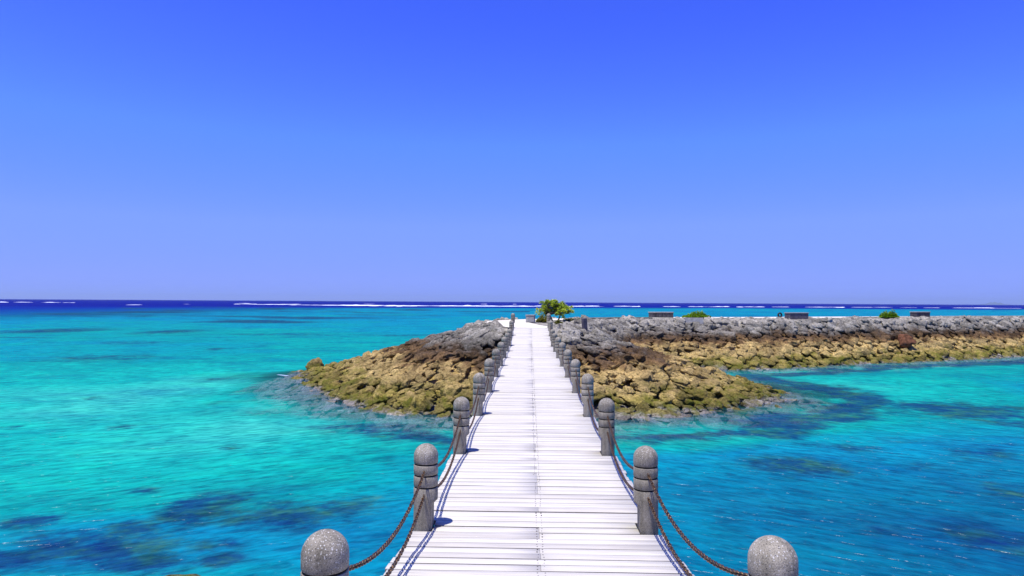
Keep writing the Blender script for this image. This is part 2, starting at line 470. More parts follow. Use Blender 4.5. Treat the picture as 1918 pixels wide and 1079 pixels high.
def height_mesh(name, x0, x1, y0, y1, step, fn, keep_z=-5.2, rough=0.16):
    xs = np.arange(x0, x1 + step, step); ys = np.arange(y0, y1 + step, step)
    XX, YY = np.meshgrid(xs, ys); X, Y = XX.ravel(), YY.ravel()
    z, t, ds = fn(X, Y)
    slope = np.clip(t * 6, 0.12, 1)
    z = z + slope * rough * (fbm(xyz(X, Y, 0.8), 5, 3) + 0.5 * fbm(xyz(X, Y, 2.7), 3, 11)) - 0.36 * np.clip(t * 5, 0, 1)
    nx, ny = len(xs), len(ys)
    idx = np.arange(nx * ny).reshape(ny, nx)
    f = np.stack([idx[:-1, :-1].ravel(), idx[:-1, 1:].ravel(), idx[1:, 1:].ravel(), idx[1:, :-1].ravel()], 1)
    ok = z[f].max(1) > keep_z
    f = f[ok]
    used = np.unique(f); remap = -np.ones(nx * ny, int); remap[used] = np.arange(len(used))
    return mesh_np(name, np.stack([X, Y, z], 1)[used], remap[f])

headland = link('rocky_headland', height_mesh('rocky_headland', -25, 75, 19, 92, 0.22, terrain), M['rock'])
tag(headland, 'rubble breakwater and headland of grey and tan rock at the end of the boardwalk', kind='structure')
near_fn = lambda X, Y: bank(X, Y, NCREST, NSHORE, 0.15)
near = link('near_shore', height_mesh('near_shore', -14, 15, -12, 11.5, 0.25, near_fn), M['rock'])
tag(near, 'near rocky bank the boardwalk starts from', kind='structure')

bm = bmesh.new(); bmesh.ops.create_grid(bm, x_segments=2, y_segments=2, size=150)
bed = link('seabed', bm_mesh('seabed', bm), M['sand']); bed.location = (0, 60, -5.15)
tag(bed, 'sandy bottom of the lagoon', kind='structure')

# sandy path on top
PATH = [(-1.0, 33.35), (-1.35, 34.6), (-2.1, 38), (-2.95, 42), (-2.7, 44.5), (-1.4, 47.9), (2, 52.3), (8, 58.2), (20, 62.2), (50, 76.6), (80, 91.5), (118, 110.5),
        (118, 108.6), (80, 89.6), (47, 72.4), (27, 61.4), (20, 58.4), (12, 57.0), (6.6, 53.2), (3.0, 49.6), (0.9, 45.2), (-0.1, 41.5), (0.55, 37.2), (1.0, 34.6), (1.08, 33.35)]
bm = bmesh.new()
vs = [bm.verts.new((x + random.uniform(-.06, .06), y + random.uniform(-.06, .06), TOP_Z - 0.01)) for x, y in PATH]
es = [bm.edges.new((vs[i], vs[(i + 1) % len(vs)])) for i in range(len(vs))]
bmesh.ops.triangle_fill(bm, use_beauty=True, edges=es)
bmesh.ops.recalc_face_normals(bm, faces=bm.faces)
if sum(f.normal.z for f in bm.faces) < 0: bmesh.ops.reverse_faces(bm, faces=bm.faces)
path = link('sand_path', bm_mesh('sand_path', bm), M['sand'])
tag(path, 'pale sandy path along the top of the breakwater', kind='structure')

# ================================================================== the sea
PATCHES = [(-6.9, 14.3, 0.73, 1.02, 1), (-4.9, 14.0, 1.31, 0.87, 0.8), (-9.8, 13.4, 0.52, 0.45, 0.7), (-8.8, 12.5, 0.69, 0.39, 0.7), (-7.6, 13.0, 0.51, 0.48, 0.9),
           (-7.4, 12.0, 1.5, 0.72, 0.8), (-6.4, 11.3, 0.79, 0.41, 1), (-8.8, 15.6, 0.49, 0.35, 0.5), (-9.5, 14.8, 0.46, 0.27, 0.4), (-14.1, 23.3, 0.55, 0.48, 0.5),
           (-8.9, 20.3, 0.48, 0.44, 0.5), (-17.8, 23.2, 0.36, 0.48, 0.6), (-19.5, 30.1, 0.59, 0.64, 0.5), (-17.4, 37.6, 0.88, 1.51, 0.4), (-66.7, 94.6, 5.4, 7.95, 0.8),
           (-49.8, 93.4, 3.4, 6.21, 0.8), (-40.5, 68.9, 3.4, 3.38, 0.5), (-32.2, 50.7, 4.2, 3.66, 0.55), (-28.1, 60.7, 0.8, 1.31, 0.8), (-5.1, 23.6, 2.3, 1.0, 0.6),
           (7.3, 18.7, 1.17, 1.11, 0.8), (9.5, 21.4, 1.0, 0.81, 0.6), (18.0, 28.9, 2.6, 2.4, 0.9), (17.8, 25.7, 0.8, 0.94, 0.7), (13.4, 20.5, 1.12, 0.9, 0.6),
           (10.7, 18.8, 0.59, 0.62, 0.5), (11.4, 16.1, 0.76, 1.15, 0.6), (8.8, 13.1, 0.92, 0.92, 0.6), (6.8, 13.4, 0.73, 0.45, 0.5), (14.6, 35.2, 1.5, 4.2, 0.5),
           (-5.2, 11.5, 0.35, 0.35, 0.8), (-9.0, 11.4, 1.1, 0.5, 0.8), (-7.9, 12.4, 1.2, 0.5, 0.75), (-3.9, 14.9, 1.0, 0.6, 0.55), (-6.0, 12.2, .8, .5, .6), (-1.9, 22.3, 1.2, 0.8, 0.5)]

def blob(X, Y, x, y, rx, ry):
    return np.exp(-(((X - x) / rx) ** 2 + ((Y - y) / ry) ** 2))

def sea_depth(X, Y):
    d = 2.35 + 0.35 * fbm(xyz(X, Y, 0.05), 3, 21) + 0.25 * fbm(xyz(X, Y, 0.22), 3, 25)
    d = d - 1.25 * blob(X, Y, -20, 32, 14, 13) - 0.7 * blob(X, Y, -9, 22, 6, 6)             # sand bank off the left of the headland
    d = d + 1.75 * blob(X, Y, 8, 12.5, 8, 7.5) + 0.9 * blob(X, Y, 16, 19, 8, 7) - 0.9 * blob(X, Y, 15, 36, 7, 7) + 0.9 * blob(X, Y, 31, 32, 7, 6)   # channel right of the boardwalk
    d = d + 0.5 * blob(X, Y, -2.5, 14, 3.0, 6) + 1.0 * blob(X, Y, -7.2, 12.4, 3.2, 1.6)
    d = d + 0.65 * np.clip((Y - 60) / 120, 0, 1.0)
    d = d + 4.5 * np.clip((-X - 85) / 120, 0, 1.4) ** 1.5
    # the lagoon floor drops to the open sea beyond the reef
    edge = 470 + 0.36 * (X - 0) + 60 * fbm(xyz(X, np.zeros_like(Y), 0.006), 2, 31)
    edge = np.where(X < -200, edge + 0.35 * (X + 200), edge)
    edge = np.clip(edge, 250, 640)
    d = d + np.clip((Y - edge) / 160, 0, 1) ** 1.3 * 14
    return np.maximum(d, 0.35)

RAMP_D = np.array([0.3, 0.9, 1.5, 2.2, 3.0, 4.0, 5.5, 9.0, 16.0])
RAMP_C = np.array([(0.17, 0.30, 0.24), (0.03, 0.37, 0.285), (0.003, 0.325, 0.25), (0.0, 0.24, 0.205), (0.0, 0.185, 0.265), (0.0, 0.10, 0.165), (0.0, 0.058, 0.20),
                   (0.0, 0.018, 0.20), (0.0, 0.0035, 0.165)])

def sea_attrs(X, Y):
    d = sea_depth(X, Y)
    o1 = seg_dist(X, Y, SHORE); o1 = np.where(inside(X, Y, SHORE), 0, o1)
    o2 = seg_dist(X, Y, NSHORE); o2 = np.where(inside(X, Y, NSHORE), 0, o2)
    off = np.minimum(o1, o2 + 3.0)
    wob = 1 + 0.35 * fbm(xyz(X, Y, 0.45), 3, 41)
    off = off * np.where(X < 0, 1 - 0.14 * np.clip((-X - 8) / 6, 0, 1) * np.clip((Y - 26) / 6, 0, 1) * np.clip((42.5 - Y) / 4, 0, 1), 1)      # the rocky shelf reaches farther out off the left toe
    off = off * (1 + 2.0 * np.clip((Y - 41) / 3, 0, 1) * (X < 2))
    near_d = 0.20 * off * wob
    d = np.minimum(d, 0.9 + near_d * 1.1 + 0.55 * np.clip(off - 4.5, 0, 20))
    op = 1 - np.exp(-(0.05 + near_d * 1.0 + (np.clip(off * wob - 1.6, 0, 99) * 0.55) ** 2))
    op = np.where(off > 14, 1.0, op)
    tint = np.stack([np.interp(d, RAMP_D, RAMP_C[:, k]) for k in range(3)], 1)
    reef = np.zeros_like(X)
    for x, y, rx, ry, s in PATCHES:
        near_m = (np.abs(X - x) < 4 * rx) & (np.abs(Y - y) < 4 * ry)
        reef[near_m] = np.maximum(reef[near_m], s * np.exp(-0.6 * ((X[near_m] - x) / rx) ** 2 - 0.6 * ((Y[near_m] - y) / ry) ** 2))
    rt = np.clip((X - 2) / 9, 0, 1); rt = rt * rt * (3 - 2 * rt)                       # the weed belt is denser in the lee, right of the boardwalk
    lf = np.clip((-X - 4) / 6, 0, 1)
    ring = np.exp(-((o1 - (4.3 - 1.3 * rt) * wob) / 1.35) ** 2) * (0.66 + 0.34 * rt - 0.52 * lf) * np.where((X < -6) & (Y > 43), 0.2, 1) * (Y < 64)
    op = np.maximum(op, np.clip(ring * 1.1 - 0.15, 0, 0.9))
    reef = np.maximum(reef, ring)
    # thin streaks of sea-grass over the lagoon floor
    g1 = np.clip(fbm(np.stack([X * 0.035, Y * 0.09, X * 0 + 3], 1), 4, 51) - 0.22, 0, 1)
    reef = np.maximum(reef, np.where((Y > 42) & (Y < 520) & (X < 0), g1 * 1.1, 0) * np.clip((Y - 40) / 20, 0, 1))
    g2 = np.clip(fbm(np.stack([X * 0.16, Y * 0.40, X * 0 + 9], 1), 4, 57) - 0.33, 0, 1)
    reef = np.maximum(reef, np.where((X > 3) & (Y < 32), g2 * 0.8, g2 * 0.2 * (Y < 60)))
    return tint, reef, op

def build_sea():
    # rows spread from under the camera to the horizon, columns fan out from it
    rows = [0.0, 2, 4, 6, 7.5, 9]
    y = 9.6
    while y < 46000:
        rows.append(y); y *= 1 + min(0.12, max(0.0045, y / 2900 * 1.1))
    rows = np.array(rows)
    ang = np.concatenate([np.linspace(-1.30, -0.72, 60)[:-1], np.linspace(-0.72, 0.72, 720), np.linspace(0.72, 1.30, 60)[1:]])
    tn = np.tan(ang)
    base = rows[:, None] + 6.0
    X = np.clip((base * tn[None, :]).ravel(), -55000, 55000); Y = np.repeat(rows, len(ang))
    tint, reef, op = sea_attrs(X, Y)
    ny, nx = len(rows), len(ang)
    idx = np.arange(nx * ny).reshape(ny, nx)
    f = np.stack([idx[:-1, :-1].ravel(), idx[:-1, 1:].ravel(), idx[1:, 1:].ravel(), idx[1:, :-1].ravel()], 1)
    me = mesh_np('sea', np.stack([X, Y, np.full_like(X, WATER_Z)], 1), f)
    attr_col(me, 'tint', tint); attr(me, 'reef', reef); attr(me, 'opaque', op)
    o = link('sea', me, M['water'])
    tag(o, 'clear turquoise lagoon water with dark reef patches and deep blue sea beyond', kind='structure')
build_sea()

# breakers along the outer reef: one mass of white water
def build_foam():
    V, F = [], []
    def strip(x0, x1, y0, y1, hgt, wid, seed):
        n = max(8, int(abs(x1 - x0) / 5)); m = 7; base = len(V)
        for i in range(n + 1):
            t = i / n; x = x0 + (x1 - x0) * t; yc = y0 + (y1 - y0) * t
            e = math.sin(math.pi * t) ** 0.5
            nz = 0.5 + 0.5 * mnoise.noise((x * 0.02 + seed, seed * 3.1, 0)); nz2 = 0.5 + 0.5 * mnoise.noise((x * 0.12, seed * 1.7, 4))
            h = 0.75 * hgt * e * (0.2 + 0.8 * nz) * (0.12 + 1.5 * max(0, nz2 - .12) ** 1.4)
            yy = yc + 26 * mnoise.noise((x * 0.012, seed, 9))
            for j in range(m):
                s = j / (m - 1) * 2 - 1
                V.append((x, yy + s * wid * e, WATER_Z - 0.05 + h * max(0, 1 - s * s) + 0.10 * h * mnoise.noise((x * .4, s * 3, seed))))
        for i in range(n):
            for j in range(m - 1):
                a = base + i * m + j; F.append((a, a + m, a + m + 1, a + 1))
    k = 1279.0
    def line(px0, px1, dist, hgt, wid=9, seed=1):      # along a given range of bearings at a given distance
        strip((px0 - 992) / k * dist, (px1 - 992) / k * dist, dist, dist * (1 + random.uniform(-.01, .01)), hgt, wid, seed)
    for a in [(-40, 125, 900, 1.9), (436, 560, 800, 1.7), (540, 700, 690, 2.0), (600, 780, 640, 1.9), (700, 905, 660, 2.1), (770, 960, 700, 1.7), (860, 1010, 720, 1.9), (960, 1080, 760, 1.7),
              (1070, 1125, 780, 2.0), (1150, 1200, 800, 1.7), (1240, 1330, 820, 2.2), (1325, 1385, 800, 1.6), (1385, 1440, 810, 1.8), (1440, 1475, 900, 1.4), (1510, 1560, 860, 2.2), (1550, 1625, 880, 2.4),
              (1615, 1670, 900, 1.4), (1680, 1705, 900, 1.6), (1715, 1745, 880, 1.7), (1775, 1810, 880, 1.7), (1815, 1870, 860, 2.0), (1860, 1990, 880, 1.8),
              (640, 720, 610, .7), (690, 760, 590, .6), (230, 245, 560, .9), (330, 336, 700, .8), (440, 470, 960, 1.4), (960, 968, 1300, 1.8), (900, 912, 1200, 1.6), (680, 700, 1250, 1.4)]:
        x = a[0]
        while x < a[1] - 3:
            ln = random.uniform(10, 46)
            line(x - random.uniform(0, 6), min(a[1], x + ln), a[2] * random.uniform(.96, 1.04), a[3] * random.uniform(.35, 1.15), random.uniform(6, 14), seed=random.uniform(1, 90))
            x += ln * random.uniform(.75, 1.25)
    for x0, x1, dd, hh in ((436, 560, 760, .55), (560, 800, 700, .8), (780, 1010, 690, .8), (1000, 1130, 740, .6)):       # the nearer, unbroken part of the reef line
        line(x0, x1, dd, hh * 1.6, 10, random.uniform(1, 90)); line(x0 + 20, x1 + 10, dd * .97, hh, 8, random.uniform(1, 90))
    # thin wash around the left toe of the headland
    strip(-15.2, -14.2, 41.0, 40.4, 0.05, .12, 4)
    me = mesh_np('sea_foam', V, F)
    o = link('sea_foam', me, M['foam'])
    tag(o, 'white breakers in a broken line along the outer reef', 'sea foam', kind='stuff')
build_foam()

# ================================================================== rubble rocks
def ico(sub):
    bm = bmesh.new(); bmesh.ops.create_icosphere(bm, subdivisions=sub, radius=1.0)
    v = np.array([x.co[:] for x in bm.verts]); f = np.array([[x.index for x in p.verts] for p in bm.faces]); bm.free()
    return v, f

ICO3 = ico(3); ICO4 = ico(4)
def rock_shape(seed, base=ICO3, cuts=15, rough=0.10):
    r = np.random.default_rng(seed)
    v = base[0].copy()
    for k in range(cuts):
        n = r.normal(size=3); n /= np.linalg.norm(n)
        d = r.uniform(0.46, 0.85)
        s = v @ n
        over = np.clip(s - d, 0, None)
        v -= n * (over * 0.98)[:, None]
    v *= (1 + rough * fbm(v * 1.6 + seed * 5.1, 4, seed) + 0.75 * rough * fbm(v * 4.3 + seed, 5, seed + 3, 0.6))[:, None]
    return v

def frame_for(n, ang):
    n = n / np.linalg.norm(n)
    a = np.array([math.cos(ang), math.sin(ang), 0.0]); a -= n * (a @ n); a /= np.linalg.norm(a)
    b = np.cross(n, a)
    return np.stack([a, b, n], 1)

SHAPES = [rock_shape(100 + i, rough=0.19) for i in range(18)]
SHAPES4 = [rock_shape(100 + i, ICO4, rough=0.19) for i in range(18)]
ROCK_MESH = []
for i, v in enumerate(SHAPES4):
    me = mesh_np('rock', v, ICO4[1]); me.materials.append(M['rock']); ROCK_MESH.append(me)

def scatter_rocks():
    pts = []
    r = np.random.default_rng(5)
    step = 0.51
    xs = np.arange(-17, 74, step); ys = np.arange(23, 84, step)
    XX, YY = np.meshgrid(xs, ys)
    XX[1::2] += step / 2
    X = XX.ravel() + r.uniform(-.2, .2, XX.size); Y = YY.ravel() + r.uniform(-.22, .22, XX.size)
    z, t, ds = terrain(X, Y)
    front = seg_dist(X, Y, np.array(SHORE_FRONT), False) < seg_dist(X, Y, np.array(SHORE_BACK), False) + np.where(X < 4, np.where(Y < 46, 50, 5.5), 0.3)
    ok = front & ~((t <= 0.0)) & ((t < 1.0) | (ds < 4.2))
    ok &= ~((np.abs(X - 0.05) < 1.3) & (Y > 32.2) & (Y < 34.0))
    # bed between path and slope beside the deck end
    bed = inside(X, Y, CREST) & ~inside(X, Y, np.array(PATH)) & front
    ok |= bed
    e = 0.25
    zx = terrain(X + e, Y)[0] - terrain(X - e, Y)[0]; zy = terrain(X, Y + e)[0] - terrain(X, Y - e)[0]
    for i in np.nonzero(ok)[0]:
        n = np.array([-zx[i] / (2 * e), -zy[i] / (2 * e), 1.0]) + r.normal(size=3) * 0.13
        if bed[i]: n = np.array([0, 0, 1.0]) + r.normal(size=3) * .15
        s = (0.30 if X[i] < 13 and Y[i] < 44 else 0.335) * r.lognormal(0, 0.30)
        s = min(s, 0.68)
        if bed[i]: s *= 0.72
        sc = np.array([s * r.uniform(1.0, 1.6), s * r.uniform(.85, 1.15), s * r.uniform(.5, .8)])
        if ds[i] > 0.6: sc[2] *= 0.6
        pts.append((X[i], Y[i], z[i] - 0.10 + 0.05 * s, n, r.uniform(0, 6.28), sc, int(r.integers(0, len(SHAPES))), t[i], bed[i]))
    return pts

rocks = scatter_rocks()
def seen_size(q):
    x, y, z = q[0], q[1], q[2]
    if z < WATER_Z - 0.25 or y > 70: return 0
    if abs(x - 0.05) < 1.6 and y < 34 : return 0.0           # under the deck
    if x < -2 and y > 44: return 0
    if 7 < x < 13 and 39.5 < y < 47: return 0                # behind the ridge
    s = q[5]
    return s[0] * max(s[1], s[2]) * 2 / (y * y)
order = sorted(range(len(rocks)), key=lambda i: -seen_size(rocks[i]))
single = set(order[:296])

def zone(q):
    h = q[2] - WATER_Z
    col = 'olive and green weed covered' if h < 0.55 else 'tan' if h < 1.65 else 'dark brown' if h < 2.3 else 'weathered grey'
    wh = 'at the waterline' if h < 0.55 else 'low on the bank' if h < 1.65 else 'midway up the bank' if h < 2.3 else 'high on the bank'
    side = 'left of the boardwalk' if q[0] < 0 else ('right of the boardwalk' if q[0] < 12.6 and q[1] < 46 else 'of the long breakwater')
    return f'{col} limestone rock {wh} {side}', f'{col} rocks {side}'

jv, jf, nb = [], [], 0
for i, q in enumerate(rocks):
    Fm = frame_for(q[3], q[4])
    if i in single:
        o = bpy.data.objects.new('rock', ROCK_MESH[q[6]])
        COL.objects.link(o)
        m4 = Matrix.Identity(4)
        A = Fm * q[5][None, :]
        for a in range(3):
            for b in range(3): m4[a][b] = A[a, b]
        m4[0][3], m4[1][3], m4[2][3] = q[0], q[1], q[2]
        o.matrix_world = m4
        lab, grp = zone(q)
        tag(o, lab, 'rock', grp)
    else:
        v = (SHAPES[q[6]] * q[5]) @ Fm.T + np.array([q[0], q[1], q[2]])
        jv.append(v); jf.append(ICO3[1] + nb); nb += len(v)
rub = link('rock_rubble', mesh_np('rock_rubble', np.concatenate(jv), np.concatenate(jf)), M['rock'])
tag(rub, 'packed rubble of smaller limestone rocks covering the breakwater and headland', 'rubble', kind='stuff')

def boulder(name, x, y, z, sc, seed, mat, label, rot=0.0):
    v = rock_shape(seed, ICO4, 9, 0.13) * np.array(sc)
    o = link(name, mesh_np(name, v, ICO4[1]), mat)
    o.location = (x, y, z); o.rotation_euler = (0, 0, rot)
    return tag(o, label, 'boulder')
boulder('boulder', 29.8, 55.0, tz(29.8, 55.0) + 0.50, (0.88, .70, .60), 301, M['brown_rock'], 'rounded reddish brown boulder lying alone on the breakwater slope')
boulder('boulder', -13.0, 41.7, tz(-13.0, 41.7) + 0.10, (0.66, .55, .52), 305, M['rock'], 'dark boulder standing at the left toe of the headland')
boulder('boulder', 8.9, 34.4, tz(8.9, 34.4) + 0.0, (0.5, .5, .3), 309, M['rock'], 'pale flat boulder on the low right end of the headland')
boulder('rock', -5.35, 10.6, WATER_Z - 0.15, (0.85, .36, .21), 315, M['rock'], 'weedy yellowish rock just breaking the water at the bottom edge of the view')

# ================================================================== the boardwalk
S = 2.771                                   # bollard spacing
DECK = [(-1.5, 0.203), (1.05 * S, 0.203), (1.95 * S, 0.0), (2.1 * S, 0.0), (10.0 * S, 0.062), (11.0 * S, 0.345), (12.05 * S, 0.632)]
DY = np.array([p[0] for p in DECK]); DZ = np.array([p[1] for p in DECK])
def dz(y): return float(np.interp(y, DY, DZ))
XL, XR, XC = -0.925, 1.035, 0.085
BOL_Y = [n * S + 0.145 for n in range(1, 13)]
BOL_L = [-0.868, -0.855, -0.838, -0.826, -0.824, -0.822, -0.820, -0.818, -0.818, -0.818, -0.818, -0.818]     # the rows flare a little at the near end
BOL_R = [1.026, 0.966, 0.951, 0.948, 0.938, 0.934, 0.931, 0.929, 0.928, 0.928, 0.928, 0.928]
def bol_x(side, y): return float(np.interp(y, BOL_Y, BOL_R if side else BOL_L))
BR = 0.100                                  # bollard radius
CUT = 0.058                                 # flat face of the foot, from the axis towards the deck

walk = empty('boardwalk', (0, 0, 0))
tag(walk, 'long straight bleached wooden boardwalk running over the water to the headland', 'boardwalk')

def build_planks():
    V, F, T = [], [], []
    W, GAP, TH, CH = 0.127, 0.009, 0.045, 0.003
    def plank(x0, x1, y, z, sl, tone):
        w = W - random.uniform(0, .004)
        prof = [(-w / 2, -TH), (w / 2, -TH), (w / 2, -CH), (w / 2 - CH, 0), (-w / 2 + CH, 0), (-w / 2, -CH)]
        tilt = random.gauss(0, .006); up = random.gauss(0, .0016)
        skew = random.gauss(0, .0012)
        nseg = 4; base = len(V)
        bow = random.gauss(0, .0016)
        for i in range(nseg + 1):
            t = i / nseg; x = x0 + (x1 - x0) * t
            for (py, pz) in prof:
                yy = py + bow * math.sin(math.pi * t) + skew * (t - .5) * 2
                zz = pz + py * tilt + up
                V.append((x, y + yy, z + zz + yy * sl)); T.append(tone)
        k = len(prof)
        for i in range(nseg):
            for j in range(k):
                a = base + i * k + j; b = base + i * k + (j + 1) % k
                F.append((a, b, b + k, a + k))
        for e, rev in ((0, 0), (nseg, 1)):
            s = [base + e * k + j for j in range(k)]
            q = [(s[0], s[5], s[2], s[1]), (s[5], s[4], s[3], s[2])]
            for f in q: F.append(tuple(reversed(f)) if rev else f)
    y = -1.4; screws = []
    while y < DY[-1] - 0.05:
        z = dz(y); sl = (dz(y + .05) - dz(y - .05)) / .1
        near_b = any(abs(y - by) < BR + W / 2 + .004 for by in BOL_Y)
        l, r = bol_x(0, y) - .098 + random.gauss(0, .006), bol_x(1, y) + .104 + random.gauss(0, .006)
        if near_b:
            l, r = bol_x(0, y) + CUT + .012, bol_x(1, y) - CUT - .012
        tone = random.random()
        tone2 = min(1, max(0, tone + random.gauss(0, .22)))
        xm = XC + random.gauss(0, .002)
        if random.random() < .55:
            plank(l, r, y, z, sl, tone)
        else:
            plank(l, xm - .0008, y, z, sl, tone); plank(xm + .0008, r, y, z, sl, tone2)
        for sx in (xm - .022, xm + .022):
            for sy in (-.031, .031):
                screws.append((sx + random.gauss(0, .003), y + sy, z + sy * sl + .0008))
        y += (W + random.choice((.007, .010, .012, .016))) / math.sqrt(1 + sl * sl)
    me = mesh_np('decking', V, F, smooth=False)
    attr(me, 'tone', T)
    dk = link('decking', me, M['wood'], walk)
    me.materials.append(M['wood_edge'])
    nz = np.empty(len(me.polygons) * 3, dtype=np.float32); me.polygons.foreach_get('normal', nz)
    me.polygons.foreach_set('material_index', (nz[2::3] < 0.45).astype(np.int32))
    V, F = [], []
    for (x, y, z) in screws:
        b = len(V); n = 6
        for k in range(n):
            a = 2 * math.pi * k / n
            V.append((x + .0052 * math.cos(a), y + .0052 * math.sin(a), z + .0015))
        for k in range(n):
            a = 2 * math.pi * k / n
            V.append((x + .0068 * math.cos(a), y + .0068 * math.sin(a), z - .012))
        F += [(b, b + 1, b + 2, b + 3), (b, b + 3, b + 4, b + 5)]
        F += [(b + k, b + n + k, b + n + (k + 1) % n, b + (k + 1) % n) for k in range(n)]
    link('screws', mesh_np('screws', V, F, False), M['screw'], walk)
build_planks()

def sweep_box(x0, x1, top, bot, name, mat):
    """a beam under the deck that follows its slopes"""
    V, F = [], []
    ys = [-1.4] + list(DY[1:-1]) + [DY[-1] - .06]
    for y in ys:
        z = dz(y)
        V += [(x0, y, z + bot), (x1, y, z + bot), (x1, y, z + top), (x0, y, z + top)]
    for i in range(len(ys) - 1):
        a = i * 4
        for j in range(4): F.append((a + j, a + 4 + j, a + 4 + (j + 1) % 4, a + (j + 1) % 4))
    F += [(0, 1, 2, 3), tuple(len(V) - 4 + j for j in (3, 2, 1, 0))]
    me = mesh_np(name, V, F, False); bm = bmesh.new(); bm.from_mesh(me); bmesh.ops.recalc_face_normals(bm, faces=bm.faces); bm.to_mesh(me); bm.free()
    return link(name, me, mat, walk)
for x0, x1 in ((-0.64, -0.52), (0.02, 0.14), (0.64, 0.76)):
    sweep_box(x0, x1, -0.047, -0.30, 'stringer', M['beam'])
for y in (4.6 * S, 7.2 * S):
    bm = bmesh.new()
    bmesh.ops.create_cube(bm, size=1.0, matrix=Matrix.Translation((0.05, y, -0.42)) @ Matrix.Diagonal((2.0, .45, .236, 1)))
    for x in (-.6, .7):
        bmesh.ops.create_cone(bm, cap_ends=True, segments=20, radius1=.2, radius2=.2, depth=3.4, matrix=Matrix.Translation((x, y, -2.24)))
    link('pier', bm_mesh('pier', bm), M['pier'], walk)

# ------------------------------------------------------------------ bollards
GROOVES = (0.520, 0.428, 0.332)
def lathe(profile, seg=40, side=0, cut_top=0.20):
    V, F = [], []
    for (r, z) in profile:
        for k in range(seg):
            a = 2 * math.pi * k / seg
            x, y = r * math.cos(a), r * math.sin(a)
            lim = CUT + max(0, (z - cut_top)) * 1.6
            x = min(x, lim)
            V.append((x, y, z))
    n = len(profile)
    for i in range(n - 1):
        for k in range(seg):
            a = i * seg + k; b = i * seg + (k + 1) % seg
            F.append((a, b, b + seg, a + seg))
    return V, F

def bollard_meshes():
    sh = [(BR * .999, -0.45), (BR, -0.2), (BR, 0.0), (BR, 0.10), (BR, 0.195), (BR, 0.205), (BR, 0.215), (BR, 0.225), (BR, .24)]
    for zg in reversed(GROOVES):
        sh += [(BR, zg - .010), (BR - .0025, zg - .0065), (BR - .010, zg - .0055), (BR - .010, zg + .0055), (BR - .0025, zg + .0065), (BR, zg + .010)]
    sh = sh[:-3] + [(BR - .010, GROOVES[0] + .0035)]
    V, F = lathe(sh)
    shaft = mesh_np('shaft', V, F); shaft.materials.append(M['granite'])
    z0 = GROOVES[0]
    dm = [(BR - .012, z0 + .0038), (BR - .0025, z0 + .0062), (BR, z0 + .010), (BR, z0 + .05)]
    for k in range(1, 15):
        a = math.pi / 2 * k / 15
        dm.append((BR * math.cos(a), z0 + .062 + BR * math.sin(a)))
    dm.append((0.0006, z0 + .062 + BR))
    V, F = lathe(dm)
    dome = mesh_np('domed_cap', V, F); dome.materials.append(M['granite'])
    bands = []
    for zg in GROOVES:
        V, F = lathe([(BR - .011, zg - .0052), (BR - .0052, zg - .0052), (BR - .0052, zg + .0030), (BR - .011, zg + .0030)])
        me = mesh_np('groove_band', V, F); me.materials.append(M['band']); bands.append(me)
    # eye bolts on both faces
    eyes = []
    for zc in (0.468, 0.278):
        for s in (-1, 1):
            bm = bmesh.new()
            mt = Matrix.Translation((0, s * (BR + .012), zc)) @ Matrix.Rotation(R(90), 4, 'Y')
            ring = []
            for i in range(12):
                a = 2 * math.pi * i / 12; row = []
                for j in range(6):
                    b = 2 * math.pi * j / 6
                    row.append(bm.verts.new(mt @ Vector(((.013 + .004 * math.cos(b)) * math.cos(a), (.013 + .004 * math.cos(b)) * math.sin(a), .004 * math.sin(b)))))
                ring.append(row)
            for i in range(12):
                for j in range(6):
                    bm.faces.new((ring[i][j], ring[(i + 1) % 12][j], ring[(i + 1) % 12][(j + 1) % 6], ring[i][(j + 1) % 6]))
            me = bm_mesh('eye_bolt', bm, True); me.materials.append(M['rust']); eyes.append(me)
    return shaft, dome, bands, eyes
SHAFT, DOME, BANDS, EYES = bollard_meshes()

ORD = ['first', 'second', 'third', 'fourth', 'fifth', 'sixth', 'seventh', 'eighth', 'ninth', 'tenth', 'eleventh', 'twelfth']
for si, side in enumerate(('left', 'right')):
    for n, y in enumerate(BOL_Y):
        b = empty('bollard', (bol_x(si, y), y, dz(y)))
        b.rotation_euler = (random.gauss(0, .004), random.gauss(0, .004), 0 if si == 0 else math.pi)
        extra = {0: '', 11: ''}.get(n, '')
        tag(b, f'{ORD[n]} domed grey stone bollard from the near end of the {side} row{extra}', 'bollard', f'grey stone bollards along the {side} edge of the boardwalk')
        link('shaft', SHAFT, None, b); link('domed_cap', DOME, None, b)
        for me in BANDS: link('groove_band', me, None, b)
        for me in EYES: link('eye_bolt', me, None, b)

